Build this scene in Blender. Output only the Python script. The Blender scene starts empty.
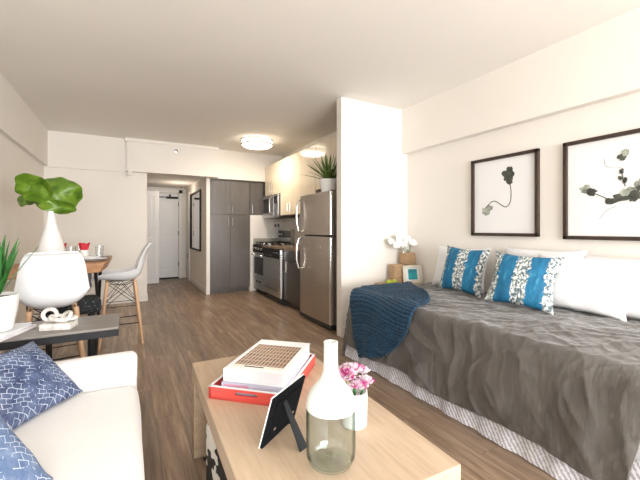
import bpy, bmesh, math, random
from math import sin, cos, pi, radians
from mathutils import Vector, Matrix, noise
random.seed(7)
C = bpy.context.scene
COL = C.collection

# ---------------------------------------------------------------- camera
cd = bpy.data.cameras.new('camera'); cam = bpy.data.objects.new('camera', cd); COL.objects.link(cam)
cam.location = (0, 0, 1.2); cam.rotation_euler = (radians(90), 0, radians(-28.75))
cd.sensor_width = 36; cd.lens = 350/640*36; cd.shift_y = -11/640; cd.clip_start = .05
C.camera = cam
# ---------------------------------------------------------------- view, world, daylight
C.view_settings.view_transform = 'Standard'; C.view_settings.look = 'None'
C.view_settings.gamma = 1; C.view_settings.use_curve_mapping = False
C.view_settings.exposure = 0.14
w = bpy.data.worlds.new('sky'); C.world = w; w.use_nodes = True
w.node_tree.nodes['Background'].inputs[0].default_value = (.85, .93, 1, 1)
w.node_tree.nodes['Background'].inputs[1].default_value = 1.5
def area(name, loc, rot, sx, sy, power, col):
    l = bpy.data.lights.new(name, 'AREA'); l.shape = 'RECTANGLE'; l.size = sx; l.size_y = sy
    l.energy = power; l.color = col
    o = bpy.data.objects.new(name, l); o.location = loc; o.rotation_euler = rot; COL.objects.link(o); return o
area('window_daylight', (1.0, -4.15, 1.4), (radians(104), 0, 0), 3.5, 1.9, 375, (.97, .98, 1.0))
area('side_fill_light', (2.90, -1.6, 1.5), (radians(98), 0, radians(62)), 2.3, 1.3, 62, (.99, .985, 1.0))  # fill light added at the unseen side window to brighten the left wall
def point(name, loc, r, power, col):
    l = bpy.data.lights.new(name, 'POINT'); l.energy = power; l.color = col; l.shadow_soft_size = r
    o = bpy.data.objects.new(name, l); o.location = loc; COL.objects.link(o); return o
def disk(name, loc, r, power, col):
    l = bpy.data.lights.new(name, 'AREA'); l.shape = 'DISK'; l.size = r*2; l.energy = power; l.color = col
    o = bpy.data.objects.new(name, l); o.location = loc; COL.objects.link(o); return o
disk('ceiling_lamp_glow', (1.84, 5.48, 2.517), .19, 18, (1, .84, .66))
point('hallway_point_light', (.95, 8.1, 1.95), .15, 5, (1, .84, .68))  # unseen warm point light in the hallway, no fixture built

# ---------------------------------------------------------------- materials
MATS = {}
def nt(name):
    m = bpy.data.materials.new(name); m.use_nodes = True
    t = m.node_tree; b = t.nodes['Principled BSDF']; return m, t, b
def N(t, typ, **kw):
    n = t.nodes.new(typ)
    for k, v in kw.items(): setattr(n, k, v)
    return n
def coords(t, scale=(1,1,1), rot=(0,0,0), out='Object'):
    tc = N(t, 'ShaderNodeTexCoord'); mp = N(t, 'ShaderNodeMapping')
    mp.inputs['Scale'].default_value = scale; mp.inputs['Rotation'].default_value = rot
    t.links.new(tc.outputs[out], mp.inputs[0]); return mp.outputs[0]
def ramp(t, fac, stops, interp='LINEAR'):
    r = N(t, 'ShaderNodeValToRGB'); r.color_ramp.interpolation = interp
    el = r.color_ramp.elements
    while len(el) < len(stops): el.new(.5)
    for e, (p, c) in zip(el, stops): e.position = p; e.color = (*c, 1)
    t.links.new(fac, r.inputs[0]); return r.outputs[0]
def noi(t, vec, scale, detail=3, rough=.5):
    n = N(t, 'ShaderNodeTexNoise'); n.inputs['Scale'].default_value = scale
    n.inputs['Detail'].default_value = detail; n.inputs['Roughness'].default_value = rough
    if vec: t.links.new(vec, n.inputs['Vector'])
    return n.outputs[0]
def bump(t, b, h, strength=.2, dist=.01):
    n = N(t, 'ShaderNodeBump'); n.inputs['Strength'].default_value = strength; n.inputs['Distance'].default_value = dist
    t.links.new(h, n.inputs['Height']); t.links.new(n.outputs[0], b.inputs['Normal'])
def mat(name, col, rough=.6, metal=0, var=.06, vscale=4, bs=0, bscale=60, spec=.5, sheen=0, stretch=(1,1,1)):
    m, t, b = nt(name)
    v = coords(t, stretch)
    n = noi(t, v, vscale)
    lo = tuple(max(0, c*(1-var)) for c in col); hi = tuple(min(1, c*(1+var)) for c in col)
    t.links.new(ramp(t, n, [(.3, lo), (.7, hi)]), b.inputs['Base Color'])
    b.inputs['Roughness'].default_value = rough; b.inputs['Metallic'].default_value = metal
    b.inputs['Specular IOR Level'].default_value = spec
    if sheen: b.inputs['Sheen Weight'].default_value = sheen
    if bs: bump(t, b, noi(t, v, bscale), bs, .003)
    MATS[name] = m; return m
def mix(t, fac, a, b_, mode='MIX'):
    n = N(t, 'ShaderNodeMix', data_type='RGBA', blend_type=mode)
    if isinstance(fac, float): n.inputs[0].default_value = fac
    else: t.links.new(fac, n.inputs[0])
    for s, x in ((6, a), (7, b_)):
        if isinstance(x, tuple): n.inputs[s].default_value = (*x, 1)
        else: t.links.new(x, n.inputs[s])
    return n.outputs[2]
def math_(t, op, a, b_=0.0):
    n = N(t, 'ShaderNodeMath', operation=op)
    for i, x in enumerate((a, b_)):
        if isinstance(x, (int, float)): n.inputs[i].default_value = x
        else: t.links.new(x, n.inputs[i])
    return n.outputs[0]

wallm = mat('wall_paint', (.85, .81, .75), .85, var=.015, vscale=1.5, bs=.05, bscale=150)
ceilm = mat('ceiling_paint', (.89, .855, .80), .9, var=.02, vscale=.8, bs=.06, bscale=120)
trimm = mat('trim_paint', (.84, .81, .77), .5, var=.01)
doorm = mat('door_paint', (.80, .79, .77), .45, var=.01)
cream = mat('cream_gloss', (.80, .71, .56), .09, var=.01, spec=.6)
splash = mat('splash_strip', (.38, .38, .33), .4, var=.1)
steel = mat('brushed_steel', (.50, .45, .40), .30, 1, var=.06, vscale=3, stretch=(1, 1, 30))
steeld = mat('brushed_steel_cool', (.56, .57, .58), .3, 1, var=.08, vscale=3, stretch=(1, 1, 30))
chrome = mat('bright_chrome', (.82, .82, .82), .15, 1, var=.01)
blackg = mat('black_glass', (.012, .012, .014), .22, var=.1)
blackm = mat('black_metal', (.014, .014, .016), .55, var=.1, spec=.3)
iron = mat('cast_iron', (.02, .02, .022), .6, var=.1)
greyside = mat('grey_enamel', (.10, .10, .105), .5, var=.05)
whitep = mat('white_shell_plastic', (.86, .87, .88), .3, var=.01)
ceramic = mat('white_ceramic', (.86, .86, .84), .25, var=.01)
matte_w = mat('matte_white_glaze', (.84, .86, .83), .35, var=.015)
sofam = mat('white_sofa_cotton', (.80, .79, .78), .9, var=.02, bs=.25, bscale=220, sheen=.2)
linen = mat('white_pillow_linen', (.82, .82, .83), .9, var=.01, bs=.2, bscale=160)
soil = mat('potting_soil', (.05, .035, .025), .95, var=.4, vscale=60, bs=.5)
leafd = mat('dark_green_blade', (.035, .16, .03), .4, var=.5, vscale=14)
leafy = mat('olive_green_blade', (.10, .17, .035), .45, var=.5, vscale=14)
red = mat('red_lacquer', (.72, .085, .07), .35, var=.06)
paper = mat('page_paper', (.80, .80, .84), .8, var=.03, vscale=90, stretch=(.1, .1, 6))
cover = mat('book_cover_white', (.82, .84, .86), .4, var=.02)
napkin = mat('red_napkin_cloth', (.60, .03, .05), .8, var=.1)
framewood = mat('dark_walnut_frame', (.045, .028, .02), .4, var=.3, vscale=20, stretch=(1, 1, .2))
artpaper = mat('art_paper', (.86, .86, .86), .7, var=.01)
ink = mat('ink_leaf', (.07, .075, .06), .8, var=.5, vscale=30)
inkl = mat('ink_leaf_pale', (.33, .36, .30), .8, var=.5, vscale=25)
kraft = mat('kraft_wood_box', (.46, .30, .17), .7, var=.15, vscale=12, stretch=(1, 1, 6))
brasscream = mat('cream_frame_wood', (.78, .74, .62), .5, var=.04)
teal = mat('teal_print', (.03, .36, .42), .5, var=.5, vscale=10)
lime = mat('lime_green_skin', (.42, .50, .04), .4, var=.2)
petal = mat('white_petal', (.88, .87, .82), .6, var=.03)
legwood = mat('pale_beech_leg', (.66, .42, .25), .5, var=.12, vscale=10, stretch=(1, 1, .2))
slate = mat('slate_grey_panel', (.10, .115, .13), .5, var=.1)
bottlewhite = mat('white_dipped_glass', (.80, .84, .80), .35, var=.01)
kickm = mat('dark_kick', (.03, .03, .03), .6)
cardgrey = mat('magazine_cover', (.72, .66, .66), .35, var=.25, vscale=14)
lilac = mat('lilac_book_cover', (.50, .50, .62), .45, var=.05)
pinkink = mat('pink_title_ink', (.62, .30, .42), .5)
coralm = mat('bleached_stone', (.60, .57, .53), .75, var=.35, vscale=28, bs=.5, bscale=40)

def wood(name, c1, c2, rough=.5, axis='x', scale=1., bs=.1):
    m, t, b = nt(name)
    st = {'x': (.7, 9, 9), 'y': (9, .7, 9), 'z': (9, 9, .7)}[axis]
    v = coords(t, tuple(s*scale for s in st))
    n = noi(t, v, 2.2, 6, .6); n2 = noi(t, v, 9, 4, .6)
    c = ramp(t, n, [(.3, c1), (.7, c2)])
    c = mix(t, .35, c, ramp(t, n2, [(.35, c1), (.65, c2)]))
    t.links.new(c, b.inputs['Base Color']); b.inputs['Roughness'].default_value = rough
    bump(t, b, n2, bs, .002); return m
tablewood = wood('pale_oak', (.42, .30, .20), (.58, .45, .32), .5, 'y')
dtwood = wood('live_edge_wood', (.30, .14, .06), (.56, .31, .16), .5, 'x')
consolew = wood('weathered_grey_wood', (.15, .135, .12), (.26, .235, .21), .42, 'x')
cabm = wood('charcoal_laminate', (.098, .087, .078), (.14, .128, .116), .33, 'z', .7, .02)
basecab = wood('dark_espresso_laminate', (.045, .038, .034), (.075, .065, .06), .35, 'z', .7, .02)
counterm = mat('brown_stone_top', (.25, .17, .12), .18, var=.4, vscale=60)

def floor_mat():
    m, t, b = nt('plank_floor')
    v = coords(t, (1,1,1), (0, 0, radians(90)))
    br = N(t, 'ShaderNodeTexBrick'); t.links.new(v, br.inputs['Vector'])
    br.offset = .37; br.offset_frequency = 2
    br.inputs['Color1'].default_value = (.1, .1, .1, 1); br.inputs['Color2'].default_value = (.9, .9, .9, 1)
    br.inputs['Mortar'].default_value = (.5, .5, .5, 1)
    br.inputs['Scale'].default_value = 1; br.inputs['Mortar Size'].default_value = .0016
    br.inputs['Brick Width'].default_value = 1.22; br.inputs['Row Height'].default_value = .15
    g = coords(t, (11, .8, 1))
    # shift grain per plank
    add = N(t, 'ShaderNodeVectorMath', operation='MULTIPLY_ADD')
    t.links.new(br.outputs['Color'], add.inputs[0]); add.inputs[1].default_value = (7, 13, 5); t.links.new(g, add.inputs[2])
    n = noi(t, add.outputs[0], 2.0, 8, .62)
    n2 = noi(t, add.outputs[0], 7.0, 5, .6)
    c = ramp(t, n, [(.30, (.085, .054, .035)), (.5, (.255, .175, .117)), (.70, (.53, .40, .29))])
    c = mix(t, .4, c, ramp(t, n2, [(.3, (.17, .11, .07)), (.7, (.42, .31, .22))]))
    tone = ramp(t, br.outputs['Color'], [(.1, (.84, .84, .84)), (.9, (1.1, 1.08, 1.06))])
    c = mix(t, 1.0, c, tone, 'MULTIPLY')
    c = mix(t, math_(t, 'MULTIPLY', br.outputs['Fac'], .6), c, (.07, .045, .03))
    t.links.new(c, b.inputs['Base Color']); b.inputs['Roughness'].default_value = .36
    bump(t, b, n2, .12, .002); return m
floorm = floor_mat()

def glassmat(name, col, rough=0.0):
    m, t, b = nt(name)
    b.inputs['Base Color'].default_value = (*col, 1); b.inputs['Roughness'].default_value = rough
    b.inputs['Transmission Weight'].default_value = 1; b.inputs['IOR'].default_value = 1.45
    return m
def thinglass(name, col=(1,1,1), gl=.12):
    m, t, b = nt(name)
    tr = N(t, 'ShaderNodeBsdfTransparent'); lw0 = N(t, 'ShaderNodeLayerWeight'); t.links.new(ramp(t, lw0.outputs['Facing'], [(.55, tuple(min(1, c**.2) for c in col)), (.97, tuple(c*.5 for c in col))]), tr.inputs[0])
    g = N(t, 'ShaderNodeBsdfGlossy'); g.inputs['Roughness'].default_value = .03
    lw = N(t, 'ShaderNodeLayerWeight'); lw.inputs[0].default_value = gl; fac = math_(t, 'MULTIPLY', math_(t, 'POWER', lw.outputs['Facing'], 3.0), .6); fac = math_(t, 'ADD', fac, .07)
    mx = N(t, 'ShaderNodeMixShader'); t.links.new(fac, mx.inputs[0])
    t.links.new(tr.outputs[0], mx.inputs[1]); t.links.new(g.outputs[0], mx.inputs[2])
    t.links.new(mx.outputs[0], t.nodes['Material Output'].inputs[0]); return m
bottleglass = thinglass('clear_bottle_glass', (.70, .86, .84), .22)
tumbler = thinglass('clear_tumbler_glass', (.93, .97, .97), .3)
panem = thinglass('window_pane_glass', (1, 1, 1), .05)
mirrorm = mat('mirror_silver', (.80, .78, .75), .03, 1, var=.005)

def emis(name, col, s):
    m, t, b = nt(name); b.inputs['Base Color'].default_value = (*col, 1)
    b.inputs['Emission Color'].default_value = (*col, 1); b.inputs['Emission Strength'].default_value = s; return m
diff = emis('lit_diffuser', (1, .87, .68), 5.5)

def duvet_mat():
    m, t, b = nt('grey_linen_duvet')
    v = coords(t); n = noi(t, v, 3, 4)
    c = ramp(t, n, [(.3, (.085, .078, .070)), (.7, (.12, .112, .102))])
    t.links.new(c, b.inputs['Base Color']); b.inputs['Roughness'].default_value = .68
    b.inputs['Sheen Weight'].default_value = .4; b.inputs['Sheen Roughness'].default_value = .35
    b.inputs['Specular IOR Level'].default_value = .4
    h = noi(t, coords(t, (1, 3, 1), (.3, .5, .7)), 14, 6, .6)
    bump(t, b, h, .5, .012); return m
duvetm = duvet_mat()
def knit_mat():
    m, t, b = nt('blue_knit')
    v = coords(t)
    wv = N(t, 'ShaderNodeTexVoronoi'); wv.inputs['Scale'].default_value = 95; t.links.new(v, wv.inputs['Vector'])
    c = ramp(t, wv.outputs['Distance'], [(.1, (.008, .085, .17)), (.7, (.002, .020, .05))])
    t.links.new(c, b.inputs['Base Color']); b.inputs['Roughness'].default_value = .9; b.inputs['Sheen Weight'].default_value = .05
    bump(t, b, wv.outputs['Distance'], .6, .006); return m
knitm = knit_mat()
def skirt_mat():
    m, t, b = nt('patterned_bedskirt')
    v = coords(t, (1, 1, 1), (.6, 0, 0))
    wv = N(t, 'ShaderNodeTexWave'); wv.bands_direction = 'Y'; wv.inputs['Scale'].default_value = 14; wv.inputs['Distortion'].default_value = 3; wv.inputs['Detail Scale'].default_value = 6
    t.links.new(v, wv.inputs['Vector'])
    c = ramp(t, wv.outputs['Fac'], [(.35, (.42, .42, .46)), (.6, (.80, .80, .84))])
    t.links.new(c, b.inputs['Base Color']); b.inputs['Roughness'].default_value = .9; return m
skirtm = skirt_mat()
def stripe_mat():
    m, t, b = nt('blue_painterly_stripe')
    v = coords(t)
    sep = N(t, 'ShaderNodeSeparateXYZ'); t.links.new(v, sep.inputs[0])
    wob = math_(t, 'MULTIPLY', math_(t, 'SUBTRACT', noi(t, v, 22, 4, .7), .5), .10)
    x = math_(t, 'ADD', sep.outputs[0], wob)
    # stripe mask: blue bands centred at x=-.105 and +.105
    d1 = math_(t, 'ABSOLUTE', math_(t, 'ADD', x, .10)); d2 = math_(t, 'ABSOLUTE', math_(t, 'SUBTRACT', x, .105))
    d = math_(t, 'MINIMUM', d1, d2); mk = math_(t, 'LESS_THAN', d, .057)
    sp = noi(t, coords(t, (1.6, 1, 1)), 42, 3, .75)
    speck = ramp(t, sp, [(.0, (.03, .05, .06)), (.46, (.09, .13, .15)), (.51, (.45, .50, .48)), (.60, (.80, .81, .78))])
    blue = ramp(t, noi(t, coords(t, (3, 1, 1)), 9, 4, .6), [(.3, (.004, .085, .19)), (.6, (.010, .17, .33)), (.72, (.06, .28, .42))])
    c = mix(t, mk, speck, blue)
    t.links.new(c, b.inputs['Base Color']); b.inputs['Roughness'].default_value = .7
    bump(t, b, noi(t, v, 14), .3, .01); return m
stripem = stripe_mat()
def ikat_mat(name, s, lo, hi):
    m, t, b = nt(name)
    v = coords(t, (s, s, s), (0, 0, .5))
    v2 = N(t, 'ShaderNodeVectorMath', operation='MULTIPLY_ADD')
    nn = N(t, 'ShaderNodeTexNoise'); nn.inputs['Scale'].default_value = 3; t.links.new(v, nn.inputs['Vector'])
    t.links.new(nn.outputs['Color'], v2.inputs[0]); v2.inputs[1].default_value = (.16, .16, .16); t.links.new(v, v2.inputs[2])
    br = N(t, 'ShaderNodeTexBrick'); t.links.new(v2.outputs[0], br.inputs['Vector'])
    br.inputs['Scale'].default_value = 3.2; br.inputs['Mortar Size'].default_value = .018; br.inputs['Mortar Smooth'].default_value = .6
    br.inputs['Brick Width'].default_value = .42; br.inputs['Row Height'].default_value = .26
    n = noi(t, v, 4, 5, .65)
    base = ramp(t, n, [(.33, lo), (.68, hi)])
    c = mix(t, math_(t, 'MULTIPLY', br.outputs['Fac'], math_(t, 'GREATER_THAN', noi(t, v, 5, 4), .45)), base, (.55, .62, .72))
    t.links.new(c, b.inputs['Base Color']); b.inputs['Roughness'].default_value = .8
    bump(t, b, n, .3, .006); return m
ikat1 = ikat_mat('indigo_dashed_cotton', 4.4, (.018, .035, .10), (.13, .17, .29))
ikat2 = ikat_mat('indigo_faded_cotton', 4.0, (.05, .10, .22), (.20, .27, .41))
def cow_mat():
    m, t, b = nt('cowhide_print')
    v = coords(t, (1, 1, .8))
    n = noi(t, v, 13, 2, .6)
    c = ramp(t, n, [(.49, (.02, .018, .016)), (.505, (.66, .62, .56))])
    t.links.new(c, b.inputs['Base Color']); b.inputs['Roughness'].default_value = .8
    bump(t, b, noi(t, v, 90), .5, .004); return m
cowm = cow_mat()
def speck_mat():
    m, t, b = nt('black_speckled_weave')
    n = noi(t, coords(t), 70, 2, .6)
    t.links.new(ramp(t, n, [(.62, (.012, .015, .018)), (.68, (.30, .33, .35))]), b.inputs['Base Color']); b.inputs['Roughness'].default_value = .8; return m
speckm = speck_mat()
def leaf_mat():
    m, t, b = nt('big_leaf_green')
    v = coords(t); n = noi(t, v, 9, 4, .6)
    t.links.new(ramp(t, n, [(.3, (.04, .095, .010)), (.55, (.13, .24, .018)), (.75, (.25, .36, .05))]), b.inputs['Base Color'])
    b.inputs['Roughness'].default_value = .35; b.inputs['Subsurface Weight'].default_value = 0
    bump(t, b, n, .5, .02); return m
leafm = leaf_mat()
def cover_art_mat():
    m, t, b = nt('shelf_photo_print')
    br = N(t, 'ShaderNodeTexBrick'); t.links.new(coords(t, (1,1,1), (0, 0, .0)), br.inputs['Vector'])
    br.inputs['Scale'].default_value = 1; br.inputs['Brick Width'].default_value = .017; br.inputs['Row Height'].default_value = .045
    br.inputs['Mortar Size'].default_value = .0028; br.offset = 0
    br.inputs['Color1'].default_value = (.15, .06, .035, 1); br.inputs['Color2'].default_value = (.04, .022, .018, 1)
    br.inputs['Mortar'].default_value = (.55, .40, .29, 1)
    n = noi(t, coords(t), 90, 3, .7)
    c = mix(t, ramp(t, n, [(.5, (0,0,0)), (.66, (1,1,1))]), br.outputs['Color'], (.30, .18, .12))
    t.links.new(c, b.inputs['Base Color']); b.inputs['Roughness'].default_value = .4; return m
coverart = cover_art_mat()
def blossom_mat():
    m, t, b = nt('pink_white_petal')
    n = noi(t, coords(t), 38, 2, .5)
    t.links.new(ramp(t, n, [(.40, (.80, .74, .78)), (.52, (.80, .55, .68)), (.60, (.50, .04, .22))]), b.inputs['Base Color'])
    b.inputs['Roughness'].default_value = .6; return m
blossomm = blossom_mat()

# ---------------------------------------------------------------- mesh helpers
def tf(loc=(0,0,0), rot=(0,0,0), sc=(1,1,1)):
    from mathutils import Euler
    return Matrix.Translation(loc) @ Euler(rot).to_matrix().to_4x4() @ Matrix.Diagonal((*sc, 1))
class B:
    def __init__(s): s.bm = bmesh.new()
    def _merge(s, b2, M=None):
        if M is not None: b2.transform(M)
        me = bpy.data.meshes.new('t'); b2.to_mesh(me); s.bm.from_mesh(me); bpy.data.meshes.remove(me); b2.free(); return s
    def box(s, x0, x1, y0, y1, z0, z1, bev=0, M=None, seg=2):
        b = bmesh.new(); bmesh.ops.create_cube(b, size=1)
        for v in b.verts:
            v.co = Vector(((x0+x1)/2+v.co.x*(x1-x0), (y0+y1)/2+v.co.y*(y1-y0), (z0+z1)/2+v.co.z*(z1-z0)))
        if bev: bmesh.ops.bevel(b, geom=list(b.edges), offset=bev, segments=seg, profile=.5, affect='EDGES')
        return s._merge(b, M)
    def lathe(s, prof, n=32, M=None, cap=True):
        b = bmesh.new(); rings = []
        for r, z in prof:
            rings.append([b.verts.new((max(r, 1e-5)*cos(2*pi*i/n), max(r, 1e-5)*sin(2*pi*i/n), z)) for i in range(n)])
        for a, c in zip(rings, rings[1:]):
            for i in range(n): b.faces.new((a[i], a[(i+1) % n], c[(i+1) % n], c[i]))
        if cap:
            b.faces.new(rings[0][::-1]); b.faces.new(rings[-1])
        bmesh.ops.recalc_face_normals(b, faces=b.faces)
        return s._merge(b, M)
    def tube(s, pts, r, n=8, M=None, closed=False):
        b = bmesh.new(); pts = [Vector(p) for p in pts]; rings = []; K = len(pts)
        rr = r if isinstance(r, (list, tuple)) else [r]*K
        up = None
        for i, p in enumerate(pts):
            if closed: d = pts[(i+1) % K]-pts[i-1]
            else: d = pts[min(i+1, K-1)]-pts[max(i-1, 0)]
            d.normalize()
            if up is None:
                up = Vector((0,0,1)) if abs(d.z) < .9 else Vector((1,0,0))
            a = d.cross(up).normalized(); c = a.cross(d).normalized(); up = c
            rings.append([b.verts.new(p+(a*cos(2*pi*k/n)+c*sin(2*pi*k/n))*rr[i]) for k in range(n)])
        pr = list(zip(rings, rings[1:])) + ([(rings[-1], rings[0])] if closed else [])
        for A, Bq in pr:
            for k in range(n): b.faces.new((A[k], A[(k+1) % n], Bq[(k+1) % n], Bq[k]))
        if not closed: b.faces.new(rings[0][::-1]); b.faces.new(rings[-1])
        bmesh.ops.recalc_face_normals(b, faces=b.faces)
        return s._merge(b, M)
    def grid(s, fn, nu, nv, M=None, thick=0):
        b = bmesh.new()
        V = [[b.verts.new(fn(i/nu, j/nv)) for j in range(nv+1)] for i in range(nu+1)]
        for i in range(nu):
            for j in range(nv): b.faces.new((V[i][j], V[i+1][j], V[i+1][j+1], V[i][j+1]))
        bmesh.ops.recalc_face_normals(b, faces=b.faces)
        if thick:
            bmesh.ops.solidify(b, geom=b.faces[:], thickness=thick)
        return s._merge(b, M)
    def prism(s, pts, z0, z1, M=None, bev=0):
        b = bmesh.new(); lo = [b.verts.new((x, y, z0)) for x, y in pts]; hi = [b.verts.new((x, y, z1)) for x, y in pts]
        n = len(pts); b.faces.new(lo[::-1]); b.faces.new(hi)
        for i in range(n): b.faces.new((lo[i], lo[(i+1) % n], hi[(i+1) % n], hi[i]))
        bmesh.ops.recalc_face_normals(b, faces=b.faces)
        if bev: bmesh.ops.bevel(b, geom=list(b.edges), offset=bev, segments=2, profile=.5, affect='EDGES')
        return s._merge(b, M)
    def ball(s, c, r, sc=(1,1,1), n=2, amp=0, fr=8):
        b = bmesh.new(); bmesh.ops.create_icosphere(b, subdivisions=n, radius=r)
        for v in b.verts:
            if amp: v.co *= 1+amp*noise.noise(v.co*fr+Vector(c)*5)
            v.co = Vector((v.co.x*sc[0]+c[0], v.co.y*sc[1]+c[1], v.co.z*sc[2]+c[2]))
        return s._merge(b)
    def build(s, name, m, parent=None, M=None, loc=None, rot=None, sharp=38):
        if M is not None: s.bm.transform(M)
        for f in s.bm.faces: f.smooth = True
        for e in s.bm.edges:
            if len(e.link_faces) == 2 and e.calc_face_angle(0) > radians(sharp): e.smooth = False
        me = bpy.data.meshes.new(name); s.bm.to_mesh(me); s.bm.free()
        me.materials.append(m)
        o = bpy.data.objects.new(name, me); COL.objects.link(o)
        if sharp == 38:
            wn = o.modifiers.new('even_shading', 'WEIGHTED_NORMAL'); wn.keep_sharp = True
        if parent: o.parent = parent
        if loc: o.location = loc
        if rot: o.rotation_euler = rot
        return o
def tag(o, label, cat, group=None, kind=None):
    o['label'] = label; o['category'] = cat
    if group: o['group'] = group
    if kind: o['kind'] = kind
    return o
def thing(name, label, cat, loc=(0,0,0), rz=0, group=None):
    o = bpy.data.objects.new(name, None); COL.objects.link(o); o.empty_display_size = .1
    o.location = loc; o.rotation_euler = (0, 0, rz); return tag(o, label, cat, group)
def struct(name, b, m, parent=None, sharp=38):
    o = b.build(name, m, parent, sharp=sharp)
    if not parent: o['kind'] = 'structure'
    return o
def copy_tree(o, parent=None):
    c = o.copy(); COL.objects.link(c)
    if parent: c.parent = parent
    for ch in list(o.children):
        copy_tree(ch, c)
    return c

# ---------------------------------------------------------------- room shell
H = 2.66; YB = -4.2
struct('floor', B().box(-1.3, 3.25, YB-.1, 9.4, -.1, 0), floorm)
struct('ceiling', B().box(-1.3, 3.25, YB-.1, 7.25, H, H+.1), ceilm)
struct('wall_left', B().box(-1.25, -1.09, YB-.1, 6.5, 0, H), wallm)
struct('trim_1', B().box(-1.09, -1.04, YB, 6.47, 2.135, H), wallm)['label'] = 'shallow beam along the top of the left wall'
struct('wall_right', B().box(3.03, 3.2, -.4, 3.28, 0, H).box(3.03, 3.2, YB-.1, -2.8, 0, H).box(3.03, 3.2, -2.8, -.4, 0, .8).box(3.03, 3.2, -2.8, -.4, 2.12, H), wallm)
w2 = struct('added_side_window', B().box(3.05, 3.12, -2.8, -2.74, .8, 2.12).box(3.05, 3.12, -.46, -.4, .8, 2.12).box(3.05, 3.12, -2.8, -.4, .8, .86).box(3.05, 3.12, -2.8, -.4, 2.06, 2.12).box(3.05, 3.12, -1.63, -1.57, .8, 2.12), trimm)  # made-up window out of view, put in as the side fill's source
B().box(3.08, 3.09, -2.74, -.46, .86, 2.06).build('window_pane', panem, w2)
struct('trim_2', B().box(2.95, 3.03, YB, 3.275, 2.125, H), wallm)['label'] = 'shallow beam along the top of the right wall'
# divider wall that hides the kitchen side, kitchen right wall
struct('wall_divider', B().box(2.07, 3.2, 3.28, 3.38, 0, H), wallm)
struct('wall_kitchen', B().box(2.72, 3.0, 3.38, 7.13, 0, H), wallm)
struct('wall_far', B().box(-1.25, .278, 6.5, 6.6, 0, H), wallm)
struct('trim_3', B().box(-1.04, -.02, 6.47, 6.5, 2.12, H), wallm)['label'] = 'beam across the top of the far wall'
# boxed header over the hallway opening, with lip
hb = B().box(-.02, 1.43, 6.40, 6.52, 2.13, 2.61).box(-.04, 1.43, 6.375, 6.52, 2.61, H)
hb.box(.0, .06, 6.385, 6.50, 2.06, 2.13)
struct('trim_4', hb, wallm)['label'] = 'boxed header over the hallway opening'
struct('wall_over_cabinets', B().box(1.26, 2.72, 6.52, 6.62, 2.125, H), wallm)
struct('wall_beside_stove', B().box(2.072, 2.72, 6.58, 6.75, 0, 1.47, .003), trimm)
# hallway
struct('wall_hallway_left', B().box(-.3, -.2, 6.6, 9.3, 0, 2.4), wallm)
struct('wall_hallway_right', B().box(1.262, 1.308, 6.60, 9.2, 0, 2.2), wallm)
struct('wall_hallway_end', B().box(-.3, 1.4, 9.2, 9.3, 0, 2.4), wallm)
struct('ceiling_hallway', B().box(-.3, 1.31, 6.52, 9.3, 2.2, 2.3), ceilm)
struct('wall_behind_cabinets', B().box(1.31, 3.0, 7.13, 7.23, 0, H), wallm)
struct('trim_5', B().box(1.252, 1.315, 6.585, 6.60, 0, 2.2, .002), trimm)['label'] = 'white post at the end of the hallway wall'
def base(side, x0, x1, y0, y1): struct('baseboard_'+side, B().box(x0, x1, y0, y1, 0, .11, .004), trimm)
base('far', -1.09, .278, 6.485, 6.50); base('left', -1.09, -1.075, YB, 6.485)
base('hallway', 1.248, 1.262, 6.60, 8.46); base('divider', 2.07, 3.03, 3.265, 3.28); base('far_corner', .278, .290, 6.487, 6.6)
base('right', 3.015, 3.03, YB, 3.265)
struct('baseboard_stove', B().box(2.06, 2.10, 6.565, 6.58, 0, .11, .003), trimm)
# back wall with the daylight window behind the camera
struct('wall_back', B().box(-1.25, 3.2, YB-.1, YB, 0, .4).box(-1.25, 3.2, YB-.1, YB, 2.4, H).box(-1.25, -.8, YB-.1, YB, .4, 2.4).box(2.8, 3.2, YB-.1, YB, .4, 2.4), wallm)
wf = struct('window_1', B().box(-.8, -.74, YB-.08, YB-.02, .4, 2.4).box(2.74, 2.8, YB-.08, YB-.02, .4, 2.4).box(-.8, 2.8, YB-.08, YB-.02, .4, .46).box(-.8, 2.8, YB-.08, YB-.02, 2.34, 2.4).box(.97, 1.03, YB-.08, YB-.02, .4, 2.4), trimm)
B().box(-.74, 2.74, YB-.06, YB-.05, .46, 2.34).build('window_pane', panem, wf)

# doors
def panel_door(name, x0, x1, y, z1, label, knobside=None):
    d = bpy.data.objects.new(name, None); COL.objects.link(d); d.location = ((x0+x1)/2, y, 0); d['kind'] = 'structure'; d['label'] = label
    wd = (x1-x0)/2; b = B().box(-wd, wd, .012, .045, .01, z1)
    st = .10
    for a, c, e, f in ((-wd, -wd+st, .01, z1), (wd-st, wd, .01, z1), (-wd+st, wd-st, .01, .22), (-wd+st, wd-st, z1-.12, z1), (-wd+st, wd-st, .86, 1.0)):
        b.box(a, c, 0, .02, e, f, .004)
    for e, f in ((.28, .80), (1.06, z1-.18)): b.box(-wd+st+.05, wd-st-.05, .004, .02, e, f, .006)
    b.build('door_leaf', doorm, d)
    return d
d1 = panel_door('door_1', .33, 1.08, 9.15, 2.06, 'white panelled entry door at the end of the hallway')
B().box(.10, .36, -.055, -.005, 1.93, 1.98, .008).box(-.16, .12, -.03, -.018, 1.955, 1.975).box(.16, .2, -.06, -.02, 1.98, 2.03, .01).build('door_closer', blackm, d1)
for z in (.3, 1.05, 1.75): B().box(.37, .385, -.012, .01, z, z+.1).build('hinge', blackm, d1)
B().box(-.375, .375, -.004, .0, 0.0, .035).build('door_sweep', blackm, d1)
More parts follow.
